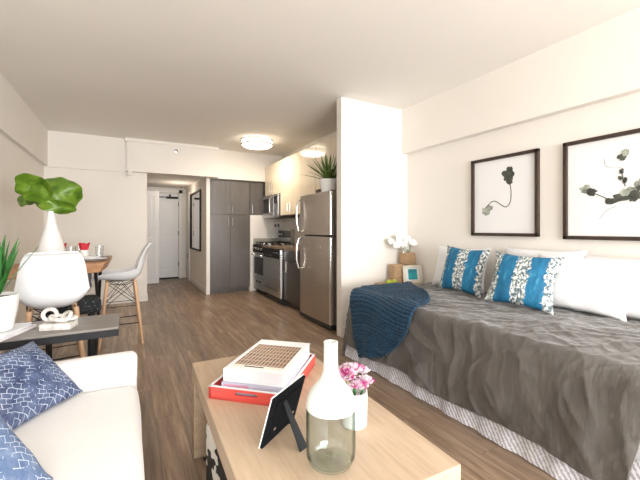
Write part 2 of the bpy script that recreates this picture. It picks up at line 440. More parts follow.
struct('trim_6', B().box(.25, .325, 9.12, 9.2, 0, 2.14).box(1.09, 1.16, 9.12, 9.2, 0, 2.14).box(.25, 1.16, 9.12, 9.2, 2.07, 2.14), trimm)
panel_door('door_2', -.18, .60, 8.44, 2.03, 'white panelled closet door standing open on the left of the hallway')
d3 = bpy.data.objects.new('door_3', None); COL.objects.link(d3); d3.location = (1.255, 8.9, 0); d3['kind'] = 'structure'
B().box(-.004, .005, -.18, .22, .01, 2.0).build('door_leaf', doorm, d3)
struct('trim_7', B().box(1.235, 1.262, 8.56, 8.70, 0, 2.06, .004), trimm)
B().box(-.02, -.004, -.15, -.12, .5, .62).build('latch_plate', blackm, d3)

# mirror
mr = thing('wall_mirror', 'tall black-framed mirror hung on the right wall of the hallway', 'mirror', (1.262, 7.79, 1.37))
B().box(-.006, 0, -.60, .60, -.59, .59).build('mirror_glass', mirrorm, mr)
fb = B()
for a in (-1, 1):
    fb.box(-.03, 0, a*.61-.014, a*.61+.014, -.614, .614, .003); fb.box(-.03, 0, -.61, .61, a*.60-.014, a*.60+.014, .003)
fb.build('mirror_frame', blackm, mr)
sp = B().lathe([(.03, 0), (.03, .006), (.012, .01), (.012, .035), (.022, .037), (.022, .041)], 16, tf((.716, 6.395, 2.527), (radians(90), 0, 0)))
tag(sp.build('sprinkler_head', chrome), 'small chrome sprinkler head on the white header above the hallway', 'sprinkler')

# ---------------------------------------------------------------- ceiling lamp
cl = thing('ceiling_light', 'round flush ceiling light with two chrome bands in the kitchen', 'lamp', (1.84, 5.48, H))
B().lathe([(.235, 0), (.245, -.03), (.245, -.10), (.20, -.128), (.0, -.14)], 48).build('diffuser', diff, cl)
for z in (-.022, -.095): B().lathe([(.244, z-.008), (.262, z-.008), (.262, z+.008), (.244, z+.008)], 48, cap=False).build('chrome_band', greyside, cl)

# ---------------------------------------------------------------- kitchen: far cabinets
def handle_v(y0=-.03, L=.15, horizontal=False):
    b = B()
    if horizontal:
        b.tube([(-L/2, y0, 0), (L/2, y0, 0)], .006, 8); b.tube([(-L/2+.015, y0, 0), (-L/2+.015, 0, 0)], .004, 6); b.tube([(L/2-.015, y0, 0), (L/2-.015, 0, 0)], .004, 6)
    else:
        b.tube([(0, y0, 0), (0, y0, L)], .006, 8); b.tube([(0, y0, .015), (0, 0, .015)], .004, 6); b.tube([(0, y0, L-.015), (0, 0, L-.015)], .004, 6)
    return b
pc = thing('pantry_cabinet', 'tall charcoal pantry cabinet with four doors between hallway and stove', 'cabinet', (1.69, 6.62, 0))
B().box(-.375, .38, 0, .5, .08, 2.12).box(-.375, .38, .04, .5, 0, .08).build('body', cabm, pc)
for z0, z1, hz in ((.09, 1.462, 1.26), (1.474, 2.105, 1.51)):
    for x0, x1, hx in ((-.372, -.002, -.04), (.002, .376, .04)):
        d = B().box(x0, x1, -.02, 0, z0, z1, .002).build('door', cabm, pc)
        handle_v().build('handle', chrome, d, loc=(hx, -.02, hz))
uc = thing('wall_cabinet', 'charcoal single-door upper cabinet between pantry and microwave', 'cabinet', (2.20, 6.62, 1.474))
B().box(-.125, .145, 0, .13, 0, .646).build('body', cabm, uc)
d = B().box(-.123, .143, -.02, 0, .002, .632, .002).build('door', cabm, uc)
handle_v().build('handle', chrome, d, loc=(-.085, -.02, .04))

# cream upper cabinets (front x=2.35, facing -x)
def cream_cab(y0, y1, z0, z1, label, hy):
    t = thing('glossy_wall_cabinet', label, 'cabinet', (2.35, (y0+y1)/2, z0), 0, 'cream gloss wall cabinets')
    w2 = (y1-y0)/2-.001; h = z1-z0
    B().box(.02, .37, -w2, w2, 0, h).build('body', cream, t)
    k = 2 if y1-y0 > .6 else 1
    for i in range(k):
        a = -w2+i*2*w2/k; c = a+2*w2/k-.003
        d = B().box(0, .02, a+.001, c, 0, h, .0015).build('door', cream, t)
        yy = (c-.05) if i == 0 and k == 2 else a+.05
        hb = B().tube([(-.03, 0, 0), (-.03, 0, .14)], .006, 8).tube([(-.03, 0, .015), (0, 0, .015)], .004, 6).tube([(-.03, 0, .125), (0, 0, .125)], .004, 6)
        hb.build('handle', chrome, d, loc=(0, yy, .05))
    return t
cream_cab(5.74, 6.518, 1.835, 2.41, 'cream gloss wall cabinet directly above the microwave', 0)
cream_cab(4.90, 5.735, 1.44, 2.41, 'tall cream gloss wall cabinet right beside the microwave', 0)
cream_cab(4.42, 4.895, 1.44, 2.41, 'narrow cream gloss wall cabinet just behind the refrigerator handles', 0)
cream_cab(3.50, 4.415, 1.76, 2.41, 'cream gloss wall cabinet above the refrigerator behind the spiky plant', 0)

# microwave
mw = thing('microwave', 'stainless over-range microwave with black window under cream cabinet', 'microwave', (2.30, 6.13, 1.405))
B().box(.03, .415, -.39, .39, 0, .425).build('casing', greyside, mw)
B().box(0, .03, -.18, .39, .02, .42, .004).box(.004, .03, -.39, -.18, .02, .42, .004).box(0.0, .03, -.39, .39, 0, .018).build('door', steeld, mw)
B().box(-.004, 0, -.03, .34, .09, .36).build('window', blackg, mw)
B().tube([(0, -.11, .06), (-.04, -.11, .10), (-.045, -.11, .22), (-.04, -.11, .34), (0, -.11, .38)], .012).build('handle', chrome, mw)
B().box(-.002, .004, -.36, -.22, .25, .38).build('keypad', blackg, mw)

# range
rg = thing('gas_range', 'stainless gas range with black cooktop beside white wall end', 'stove', (2.12, 6.235, 0))
B().box(.02, .58, -.31, .31, .06, .90).box(.06, .58, -.30, .30, 0, .06).build('body', blackm, rg)
B().box(0, .02, -.305, .305, .30, .76, .004).build('oven_door', steeld, rg)
B().box(-.003, 0, -.25, .25, .36, .68).build('oven_window', blackg, rg)
B().tube([(0, -.26, .72), (-.045, -.26, .72), (-.045, .26, .72), (0, .26, .72)], .012).build('oven_handle', chrome, rg)
B().box(0, .02, -.305, .305, .08, .29, .004).build('drawer', steeld, rg)
for y in (-.12, .03): B().box(-.004, 0, y, y+.09, .21, .24).build('drawer_slot', blackm, rg)
B().box(-.01, .03, -.31, .31, .77, .90, .006).build('control_panel', blackm, rg)
for k in range(4):
    B().lathe([(.022, 0), (.02, .025), (0, .026)], 14, tf((-.01, -.22+k*.147, .835), (0, radians(-90), 0))).build('knob', chrome, rg)
B().box(.0, .58, -.31, .31, .90, .918, .004).build('cooktop', blackg, rg)
gb = B()
for gx in (.16, .42):
    for gy in (-.16, .16):
        for a in (-.1, 0, .1): gb.tube([(gx-.12, gy+a, .95), (gx+.12, gy+a, .95)], .006, 6); gb.tube([(gx+a, gy-.12, .95), (gx+a, gy+.12, .95)], .006, 6)
        for sx in (-.1, .1):
            for sy in (-.1, .1): gb.tube([(gx+sx, gy+sy, .918), (gx+sx, gy+sy, .95)], .006, 6)
gb.build('grate', iron, rg)
for gx in (.16, .42):
    for gy in (-.16, .16): B().lathe([(.045, .918), (.045, .930), (.03, .936), (0, .936)], 18, tf((gx, gy, 0))).build('burner', chrome, rg)
B().box(.52, .575, -.31, .31, .918, 1.19, .008).build('backguard', steeld, rg)
B().box(.515, .52, -.30, .30, 1.03, 1.17).build('clock_panel', blackg, rg)
for k in range(3): B().lathe([(.028, 0), (.024, .03), (0, .031)], 14, tf((.515, .06+k*.09, 1.10), (0, radians(-90), 0))).build('timer_knob', chrome, rg)

dw = thing('dishwasher', 'stainless dishwasher with black control strip between range and dark cabinet', 'dishwasher', (2.10, 5.485, 0))
B().box(.05, .60, -.405, .405, .0, .875).build('body', kickm, dw)
B().box(0, .05, -.33, .405, .21, .715, .008).box(.0, .05, -.33, .405, .10, .20, .008).build('door', steeld, dw)
B().box(-.012, .05, -.405, -.335, .10, .875, .014).build('door_edge', chrome, dw)
B().box(-.008, .05, -.33, .405, .72, .875, .006).build('control_strip', blackm, dw)
B().box(-.022, -.006, .0, .30, .745, .77, .004).build('handle', kickm, dw)
for k in range(5): B().box(-.011, -.007, -.28+k*.045, -.26+k*.045, .81, .825).build('button', chrome, dw)

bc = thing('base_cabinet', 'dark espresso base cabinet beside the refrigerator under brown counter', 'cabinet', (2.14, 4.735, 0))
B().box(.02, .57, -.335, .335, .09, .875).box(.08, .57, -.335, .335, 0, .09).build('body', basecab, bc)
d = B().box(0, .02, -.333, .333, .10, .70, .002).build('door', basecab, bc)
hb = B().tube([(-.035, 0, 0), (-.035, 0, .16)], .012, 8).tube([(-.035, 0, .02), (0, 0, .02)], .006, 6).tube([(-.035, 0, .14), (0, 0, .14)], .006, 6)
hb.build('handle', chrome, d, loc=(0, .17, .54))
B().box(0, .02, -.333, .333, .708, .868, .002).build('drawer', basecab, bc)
ct = tag(B().box(2.08, 2.718, 4.405, 5.915, .878, .915, .004).build('countertop', counterm), 'brown stone countertop over dishwasher and dark base cabinet', 'countertop')
tag(B().box(2.13, 2.7, 6.560, 6.579, .925, 1.02, .002).build('backsplash_strip', splash), 'grey green backsplash strip on white wall behind the stove', 'backsplash')
op = thing('outlet_plate', 'white double outlet plate on the kitchen wall above the stove', 'outlet', (2.62, 6.578, 1.27))
B().box(-.07, .07, -.004, .003, -.055, .055, .002).build('plate', trimm, op)
for x in (-.032, .032): B().box(x-.018, x+.018, -.006, -.003, -.03, .03).build('socket', greyside, op)

# refrigerator: front x=2.08 facing -x
fr = thing('refrigerator', 'stainless top-freezer refrigerator with curved handles and plant on top', 'refrigerator', (2.08, 3.945, 0))
B().box(.075, .62, -.43, .43, .05, 1.635, .006).build('cabinet_body', greyside, fr)
def curved(y0, y1, z0, z1):
    b = B()
    pts = [(.07, y0), (.012, y0), (.0, y0+.02), (-.012, y0+.12), (-.018, 0), (-.012, y1-.12), (.0, y1-.02), (.012, y1), (.07, y1)]
    b.prism(pts, z0, z1, bev=.003); return b
curved(-.435, .435, 1.125, 1.65).build('freezer_door', steel, fr)
curved(-.435, .435, .07, 1.105).build('refrigerator_door', steel, fr)
B().box(-.014, .03, -.437, -.39, 1.128, 1.648, .008).build('freezer_edge_trim', chrome, fr)
B().box(-.014, .03, -.437, -.39, .072, 1.102, .008).build('door_edge_trim', chrome, fr)
def fh(z0, z1):
    y = .36
    return B().tube([(-.012, y, z0), (-.05, y, z0+.015), (-.075, y, (z0+z1)/2-.1), (-.08, y, (z0+z1)/2), (-.075, y, (z0+z1)/2+.1), (-.05, y, z1-.015), (-.012, y, z1)], .014)
fh(1.16, 1.60).build('freezer_handle', chrome, fr); fh(.66, 1.08).build('door_handle', chrome, fr)
B().lathe([(.016, 0), (.016, .004), (0, .005)], 16, tf((-.018, -.2, .98), (0, radians(-90), 0))).build('badge', chrome, fr)
B().box(.0, .10, -.42, .42, .02, .065).build('toe_grille', kickm, fr)
for y in (-.40, .40):
    for x in (.08, .58): B().lathe([(.02, 0), (.02, .05)], 12, tf((x, y, 0))).build('foot', blackm, fr)
B().box(.0, .07, -.43, -.40, 1.651, 1.662).build('hinge_cap', greyside, fr)

# spiky potted plant
def blade(b, L, az, el, w, droop=.25, tw=0, base=(0,0,0)):
    def fn(u, v):
        s = u; r = L*s*cos(el); z = L*s*sin(el)-droop*L*s*s*.5
        wd = w*(1-s)**.75*(.55+.9*min(s*4, 1)) if s < 1 else 0
        side = (v-.5)*2*wd
        return Vector((base[0]+r*cos(az)-side*sin(az), base[1]+r*sin(az)+side*cos(az), base[2]+z+abs(v-.5)*wd*.8))
    b.grid(fn, 8, 2, thick=.0015)
def spiky(name, label, cat, loc, potprof, n, L, w, m, zt, elr=(.25, 1.45), dr=.2, maxx=9):
    t = thing(name, label, cat, loc)
    B().lathe(potprof, 36).build('pot', ceramic, t)
    B().lathe([(0, zt-.02), (potprof[-4][0]*.9, zt-.02), (potprof[-4][0]*.9, zt-.012), (0, zt-.01)], 24).build('soil', soil, t)
    for k in range(n):
        b = B(); az = k*2.39996+random.random()*.3; el = elr[0]+(elr[1]-elr[0])*((k+.5)/n)**.8
        blade(b, L*random.uniform(.85, 1.1), az, el, w, dr*random.uniform(.5, 1.3), base=(.01*cos(az), .01*sin(az), zt-.015))
        for v in b.bm.verts:
            if v.co.x > maxx: v.co.z += (v.co.x-maxx)*.5; v.co.x = maxx+(v.co.x-maxx)*.05
        b.build('leaf', m, t)
    return t
PF = 1.65
pp = [(.0, 0), (.085, 0), (.09, .01), (.12, .165), (.124, .17), (.116, .172), (.108, .15), (0, .14)]
spiky('potted_yucca', 'spiky green plant in white tapered pot on top of the refrigerator', 'plant', (2.215, 3.81, PF), pp, 36, .40, .018, leafy, .165, maxx=.108)

# ---------------------------------------------------------------- stools
def shell_fn(u, v):
    # v: 0 front lip -> 1 top of back ; u across
    pr = [(.255, -.03), (.245, -.006), (.16, .004), (.02, -.016), (-.09, -.018), (-.165, .018), (-.205, .09), (-.228, .19), (-.250, .285), (-.275, .350), (-.300, .372)]
    wd = [.165, .185, .198, .208, .213, .214, .208, .196, .180, .158, .132]
    side = [.012, .03, .06, .09, .11, .11, .09, .06, .035, .015, .006]
    f = v*(len(pr)-1); i = min(int(f), len(pr)-2); q = f-i
    def cr(a):
        p0 = a[max(i-1, 0)]; p1 = a[i]; p2 = a[i+1]; p3 = a[min(i+2, len(a)-1)]
        return .5*((2*p1)+(-p0+p2)*q+(2*p0-5*p1+4*p2-p3)*q*q+(-p0+3*p1-3*p2+p3)*q**3)
    y = cr([p[0] for p in pr]); z = cr([p[1] for p in pr]); wdt = cr(wd); sd = cr(side)
    s = (u-.5)*2; k = abs(s)**3
    # blend normal: on seat sides rise (z), on back sides come forward (y)
    bk = min(max((v-.45)/.25, 0), 1)
    return Vector((s*wdt*(1-.06*k), y+k*sd*bk*.9, z+k*sd*(1-bk)))
def make_stool(label, loc, rz):
    t = thing('shell_counter_stool', label, 'stool', loc, rz, 'white shell stools at the high table')
    b = B().grid(shell_fn, 22, 36, thick=.009)
    b.build('seat_shell', whitep, t, M=tf((0, 0, .68)), sharp=60)
    for sx in (-1, 1):
        for sy in (-1, 1):
            a = Vector((sx*.125, sy*.125-.01, .655)); c = Vector((sx*.195, sy*.195-.01, .0))
            B().tube([c, c.lerp(a, .4), a], [.0115, .0155, .017], 12).build('leg', legwood, t)
    def at(sx, sy, z):
        q = 1-z/.655; return Vector((sx*(.125+.07*q), sy*(.125+.07*q)-.01, z))
    wr = B()
    cs = [(-1, -1), (1, -1), (1, 1), (-1, 1)]
    for i in range(4):
        p, q = cs[i], cs[(i+1) % 4]
        wr.tube([at(*p, .64), at(*q, .40)], .0035, 6); wr.tube([at(*q, .64), at(*p, .40)], .0035, 6)
        m_ = (at(*p, .64)+at(*q, .64))/2; wr.tube([at(*p, .40), at(*q, .40)], .0035, 6)
        wr.tube([m_, at(*p, .43)], .003, 6); wr.tube([m_, at(*q, .43)], .003, 6)
    for a in cs: wr.tube([at(*a, .64), Vector((0, -.01, .60))], .0035, 6)
    wr.build('wire_brace', blackm, t)
    fr_ = B()
    for i in range(4):
        p, q = cs[i], cs[(i+1) % 4]; fr_.tube([at(*p, .22), at(*q, .22)], .0055, 8)
    fr_.build('footrest', blackm, t)
    B().lathe([(.09, .652), (.09, .66), (.05, .668)], 20).build('seat_mount', blackm, t)
    return t
s1 = make_stool('white shell stool with its back to the camera, nearest the console table', (-.465, 3.09, 0), radians(9))
s2 = copy_tree(s1); s2.location = (-.075, 4.30, 0); s2.rotation_euler = (0, 0, radians(92))
s2['label'] = 'white shell stool seen side-on at the right end of the high table'

# ---------------------------------------------------------------- dining table and tableware
ZT = .90
dt = thing('high_dining_table', 'high wooden table with a live edge top against left wall', 'table', (-.62, 4.2, 0))
cpts = [(-.24, -.78), (.44, -.55), (.47, -.1), (.465, .48), (.17, .20), (-.24, -.28)]
ed = []
for i in range(6):
    p, q = cpts[i], cpts[(i+1) % 6]
    for k in range(6):
        t_ = k/6; ed.append((p[0]+(q[0]-p[0])*t_+.010*noise.noise(Vector((i*3+t_*4, 1, 0))), p[1]+(q[1]-p[1])*t_+.012*noise.noise(Vector((i*3+t_*4, 7, 0)))))
tp = B().prism(ed, ZT-.085, ZT, bev=.012)
for v in tp.bm.verts:
    if v.co.z < ZT-.04: v.co.x -= .03 if v.co.x > .3 else 0
tp.build('tabletop', dtwood, dt)
for x, y0, y1 in ((-.10, -.62, -.30), (.36, -.42, .30)):
    B().tube([(x, y0, .0), (x, y1, .815)], .014, 8).tube([(x, y1, .0), (x, y0, .815)], .014, 8).build('crossed_leg', blackm, dt)
B().box(.0, .30, -.36, .0, .62, .815).build('panel', slate, dt)
B().tube([(-.1, -.46, .41), (.36, -.06, .41)], .012, 8).build('stretcher', blackm, dt)
bench = thing('upholstered_bench', 'black speckled bench standing under the high table behind the near stool', 'bench', (-.52, 3.66, 0), .22)
soft_bench = B().box(-.10, .30, -.13, .13, .47, .60, .03, seg=3)
soft_bench.build('seat', speckm, bench)
for x in (-.06, .24):
    for y in (-.09, .09): B().box(x-.015, x+.015, y-.015, y+.015, 0, .47).build('leg', blackm, bench)

tv = thing('teardrop_vase', 'tall white teardrop vase on high dining table holding a huge leaf', 'vase', (-.585, 3.80, ZT))
B().lathe([(0, 0), (.075, 0), (.098, .02), (.112, .07), (.108, .13), (.088, .20), (.062, .28), (.042, .35), (.032, .42), (.032, .455), (.025, .455), (.025, .40), (0, .39)], 40).build('body', ceramic, tv)
LS = .88
lf = thing('elephant_ear_leaves', 'huge ruffled green leaves standing in the white teardrop vase', 'leaves', (-.585, 3.80, ZT))
lf.scale = (LS*1.0, LS, LS*1.04)
tv.scale = (.9, .9, 1.0)
def bigleaf(cx, cz, rx, rz, tilt, seed, yoff, cup, ang0=0):
    def fn(u, v):
        a = u*2*pi; r = v**.9
        ruf = 1+.14*noise.noise(Vector((cos(a)*2, sin(a)*2, seed)))
        notch = 1-.16*math.exp(-((a-4.4)/.25)**2)
        x = rx*r*ruf*cos(a)*notch; z = rz*r*ruf*sin(a)*notch
        y = cup*r*r+.035*r*sin(a*3+seed)*r+.03*noise.noise(Vector((x*6, z*6, seed)))
        p = Vector((x, y, z)); p.rotate(Matrix.Rotation(tilt, 3, 'Y')); return p+Vector((cx, yoff, cz))
    return B().grid(fn, 72, 16, thick=.002)
bigleaf(.035, .665, .215, .165, -.15, 3.0, -.03, .10).build('leaf', leafm, lf, sharp=80)
b_ = bigleaf(-.13, .70, .155, .125, .5, 9.0, .06, -.12); b_.build('leaf', leafm, lf, sharp=80)
b_ = bigleaf(-.20, .60, .085, .055, -.5, 5.0, .0, .06); b_.build('leaf', leafm, lf, sharp=80)
b_ = bigleaf(.06, .535, .15, .065, .12, 14.0, -.01, -.05); b_.build('leaf', leafm, lf, sharp=80)
B().tube([(0, 0, .36), (.01, 0, .5), (.05, .0, .62)], .007).tube([(0, 0, .36), (-.02, .02, .52), (-.12, .04, .66)], .006).build('stem', leafd, lf)

def plate_set(x, y, lab1, lab2, r=.145):
    p = thing('dinner_plate', lab1, 'plate', (x, y, ZT), 0, 'place settings on the high table')
    B().lathe([(0, 0), (r*.62, 0), (r*.7, .006), (r, .018), (r*1.0, .021), (r*.68, .011), (0, .008)], 40).build('body', ceramic, p)
    B().lathe([(r*.985, .0185), (r*1.012, .019), (r*1.012, .022), (r*.985, .022)], 40, cap=False).build('rim', greyside, p)
    q = tag(B().lathe([(0, 0), (.05, 0), (.06, .004), (.085, .022), (.085, .025), (.06, .009), (0, .006)], 32).build('side_bowl', ceramic, loc=(x, y, ZT+.012)), lab2, 'bowl', 'side bowls on the high table')
    return p
def tumbler_at(x, y, lab, h=.11, r=.036):
    t = B().lathe([(0, 0), (r*.8, 0), (r, h), (r*.94, h), (r*.74, .008), (0, .008)], 28).build('drinking_glass', tumbler, loc=(x, y, ZT))
    return tag(t, lab, 'glass', 'drinking glasses on the high table')
plate_set(-.31, 3.95, 'white dinner plate with grey rim at the right corner of the high table', 'small white bowl stacked on the nearer dinner plate')
plate_set(-.31, 4.30, 'white dinner plate with grey rim at the far end of the high table', 'small white bowl stacked on the far dinner plate')
for x, y, lc, ln in ((-.375, 4.11, 'white cup holding a red napkin at the right of the high table', 'red napkin standing in the white cup behind the nearer dinner plate'),
                     (-.56, 4.10, 'white cup holding a red napkin close to the teardrop vase', 'red napkin standing in the white cup close to the teardrop vase')):
    c = B().lathe([(0, 0), (.028, 0), (.036, .01), (.040, .095), (.037, .095), (.033, .012), (0, .008)], 28).build('cup', ceramic, loc=(x, y, ZT))
    tag(c, lc, 'cup', 'white cups on the high table')
    n_ = B().grid(lambda u, v: Vector(((.010+.034*u+.006*sin(v*30)*u)*cos(v*2*pi), (.010+.034*u+.006*sin(v*30)*u)*sin(v*2*pi), .01+.145*u+.012*u*sin(v*19))), 8, 48, thick=.002).build('napkin', napkin, loc=(x, y, ZT), sharp=80)
    tag(n_, ln, 'napkin', 'red napkins in the cups')
tumbler_at(-.47, 4.02, 'clear glass between the two white cups on the high table', .13); tumbler_at(-.25, 4.13, 'clear glass between the two dinner plates', .13)
tumbler_at(-.43, 4.27, 'clear glass at the far edge of the high table', .13)
tag(B().box(-.12, .12, -.004, .004, 0, .004, .0015).build('table_knife', steeld, loc=(-.30, 3.87, ZT+.0235), rot=(0, 0, .15)), 'steel knife laid across the nearer dinner plate', 'knife')

# ---------------------------------------------------------------- console table behind the sofa
cs_ = thing('console_table', 'weathered dark grey console table standing behind the white sofa', 'table', (-.545, 2.46, 0))
B().box(-.5, .5, -.185, .185, .637, .65, .002).build('tabletop', consolew, cs_)
B().box(-.5, .498, -.184, .184, .598, .637).build('apron', blackm, cs_)
for x in (-.46, -.12):
    for y in (-.16, .15): B().box(x-.015, x+.015, y-.015, y+.015, 0, .6).build('leg', blackm, cs_)
# magazines and plant
def book(name, label, cat, loc, rz, w_, l_, h, cov, group=None, art=None):
    t = thing(name, label, cat, loc, rz, group)
    B().box(-w_/2, w_/2, -l_/2, l_/2, 0, .003, .001).box(-w_/2, w_/2, -l_/2, l_/2, h-.003, h, .001).box(-w_/2, -w_/2+.004, -l_/2, l_/2, 0, h, .001).build('cover', cov, t)
    B().box(-w_/2+.005, w_/2-.005, -l_/2+.005, l_/2-.005, .003, h-.003).build('pages', paper, t)
    return t
book('magazine', 'pale magazine on the console, lower of the two under the plant', 'magazine', (-.60, 2.40, .65), -.35, .22, .29, .014, cardgrey, 'magazines under the console plant')
book('magazine', 'pale magazine on the console, upper of the two under the plant', 'magazine', (-.605, 2.395, .6642), -.22, .21, .27, .012, cover, 'magazines under the console plant')
pp2 = [(.0, 0), (.06, 0), (.075, .006), (.094, .11), (.100, .185), (.093, .186), (.087, .16), (0, .155)]
sp2 = spiky('potted_snake_plant', 'dark green spiky plant in round white pot on the console table', 'plant', (-.60, 2.37, .677), pp2, 18, .33, .018, leafd, .18, (1.0, 1.5), .06)
# white sculpture on a box
bx_ = tag(B().box(-.075, .075, -.05, .05, 0, .035, .004).build('marble_block', coralm, loc=(-.335, 2.40, .65), rot=(0, 0, -.28)), 'small white marbled block on the console under the stone knot', 'block')
kn = thing('stone_knot_sculpture', 'white chain-like stone knot resting on the marbled block', 'sculpture', (-.335, 2.40, .685), -.28)
def ring(c, r1, r2, ax, rad):
    M = Matrix.Translation(c) @ Matrix.Rotation(ax[0], 4, 'X') @ Matrix.Rotation(ax[1], 4, 'Y')
    return B().tube([(r1*cos(a*2*pi/28), r2*sin(a*2*pi/28), 0) for a in range(28)], rad, 10, M=M, closed=True)
ring((-.045, 0, .042), .030, .030, (1.4, .4), .0105).build('link', coralm, kn)
ring((-.005, 0, .022), .036, .026, (.2, .2), .0115).build('link', coralm, kn)
ring((.035, 0, .028), .034, .024, (.9, -.6), .0105).build('link', coralm, kn)
ring((.055, .01, .018), .024, .02, (.1, .1), .010).build('link', coralm, kn)

# ---------------------------------------------------------------- sofa
sf = thing('white_sofa', 'white cotton slipcovered sofa at the lower left', 'sofa', (-.45, 1.25, 0))
def soft_box(x0, x1, y0, y1, z0, z1, r, amp=.004, puff=0, n=5):
    b = bmesh.new(); bmesh.ops.create_cube(b, size=1)
    for v in b.verts: v.co = Vector(((x0+x1)/2+v.co.x*(x1-x0), (y0+y1)/2+v.co.y*(y1-y0), (z0+z1)/2+v.co.z*(z1-z0)))
    bmesh.ops.bevel(b, geom=list(b.edges), offset=r, segments=4, profile=.5, affect='EDGES')
    bmesh.ops.subdivide_edges(b, edges=[e for e in b.edges if e.calc_length() > .25], cuts=12, use_grid_fill=True)
    for v in b.verts:
        nn = v.co.copy(); k = noise.noise(nn*3.5)*amp
        v.co += Vector((k, k, k*.8))
        if puff and v.co.z > (z0+z1)/2:
            fx = (v.co.x-x0)/(x1-x0); fy = (v.co.y-y0)/(y1-y0)
            v.co.z += puff*max(0, 4*fx*(1-fx))**.6*max(0, 4*fy*(1-fy))**.6
    o = B(); o._merge(b); return o
soft_box(-.50, .49, -.85, .85, .04, .29, .03).build('base', sofam, sf)
soft_box(-.36, .50, -.74, .745, .285, .43, .045, .006, .02).build('seat_cushion', sofam, sf)
soft_box(-.50, .495, .755, .86, .05, .565, .035, .006).build('arm', sofam, sf)
soft_box(-.50, .495, -.86, -.755, .05, .565, .035, .006).build('arm', sofam, sf)
soft_box(-.58, -.37, -.85, .85, .05, .80, .05, .006).build('backrest', sofam, sf)
for x in (-.45, .42):
    for y in (-.78, .78): B().lathe([(.02, 0), (.025, .05)], 12, tf((x, y, 0))).build('foot', blackm, sf)

# ---------------------------------------------------------------- pillows
def pillow(wd, ht, th, seed=0, pinch=.10, amp=.012):
    b = bmesh.new(); n = 28
    def P(u, v, s):
        x = (u-.5)*2; y = (v-.5)*2
        e = (1-abs(x)**2.6)*(1-abs(y)**2.6); t_ = th/2*max(e, 0)**.62
        px = x*wd/2*(1-pinch*(1-y*y)*abs(x)**3*.9); py = y*ht/2*(1-pinch*(1-x*x)*abs(y)**3*.9)
        k = noise.noise(Vector((px*7, py*7, seed)))*amp + noise.noise(Vector((px*18, py*18, seed+4)))*amp*.35
        return Vector((px, py, s*t_+k*min(1, t_/(th*.2))))
    top = {}; 
    for s in (1, -1):
        for i in range(n+1):
            for j in range(n+1):
                bd = i in (0, n) or j in (0, n)
                if s == -1 and bd: top[(s, i, j)] = top[(1, i, j)]
                else: top[(s, i, j)] = b.verts.new(P(i/n, j/n, s))
        for i in range(n):
            for j in range(n):
                f = [top[(s, i, j)], top[(s, i+1, j)], top[(s, i+1, j+1)], top[(s, i, j+1)]]
                b.faces.new(f if s == 1 else f[::-1])
    bmesh.ops.recalc_face_normals(b, faces=b.faces)
    o = B(); o._merge(b); return o
def put_pillow(name, label, cat, m, wd, ht, th, loc, lean, yaw, roll=0, group=None, seed=0, pinch=.10):
    # local x = width, local y = height, z = face normal. stand it up, lean it, turn it
    o = pillow(wd, ht, th, seed, pinch).build(name, m, sharp=100)
    R = Matrix.Rotation(yaw, 4, 'Z') @ Matrix.Rotation(radians(90)-lean, 4, 'X') @ Matrix.Rotation(roll, 4, 'Z')
    zmin = min((R @ v.co).z for v in o.data.vertices)
    o.matrix_world = Matrix.Translation((loc[0], loc[1], loc[2]-zmin)) @ R
    return tag(o, label, cat, group)
# bed cushions face -x : yaw so that normal (after standing, -y) turns to -x  -> yaw=-90deg
Y_ = radians(-90)
BT = .615
put_pillow('white_pillow', 'white pillow behind the far blue striped cushion', 'pillow', linen, .62, .42, .15, (2.86, 2.36, BT), radians(14), Y_, 0, 'white bed pillows', 3)
put_pillow('white_pillow', 'white pillow rising behind the near blue striped cushion', 'pillow', linen, .64, .44, .14, (2.90, 1.62, BT), radians(12), Y_, 0, 'white bed pillows', 8)
put_pillow('white_pillow', 'big white pillow just right of the near blue striped cushion', 'pillow', linen, .58, .41, .15, (2.78, 1.29, BT), radians(20), Y_+radians(8), radians(-2), 'white bed pillows', 12)
put_pillow('white_pillow', 'white pillow furthest right under the larger picture', 'pillow', linen, .70, .42, .16, (2.87, .98, BT), radians(18), Y_, 0, 'white bed pillows', 17)
put_pillow('striped_cushion', 'blue and speckled white striped cushion nearest the white flowers', 'cushion', stripem, .44, .43, .14, (2.65, 2.15, BT), radians(17), Y_+radians(6), radians(-3), 'blue striped cushions', 21, .14)
put_pillow('striped_cushion', 'blue and speckled white striped cushion on the big white pillow', 'cushion', stripem, .475, .43, .14, (2.57, 1.56, BT), radians(26), Y_+radians(14), radians(-3), 'blue striped cushions', 27, .14)
put_pillow('indigo_cushion', 'indigo cushion with white dashes leaning on far corner of white sofa', 'cushion', ikat1, .48, .34, .15, (-.42, 1.83, .435), radians(48), radians(56), radians(0), 'indigo sofa cushions', 33)
put_pillow('indigo_cushion', 'faded indigo cushion in the lower left corner of the photo', 'cushion', ikat2, .48, .38, .16, (-.42, 1.17, .435), radians(42), radians(58), 0, 'indigo sofa cushions', 39)

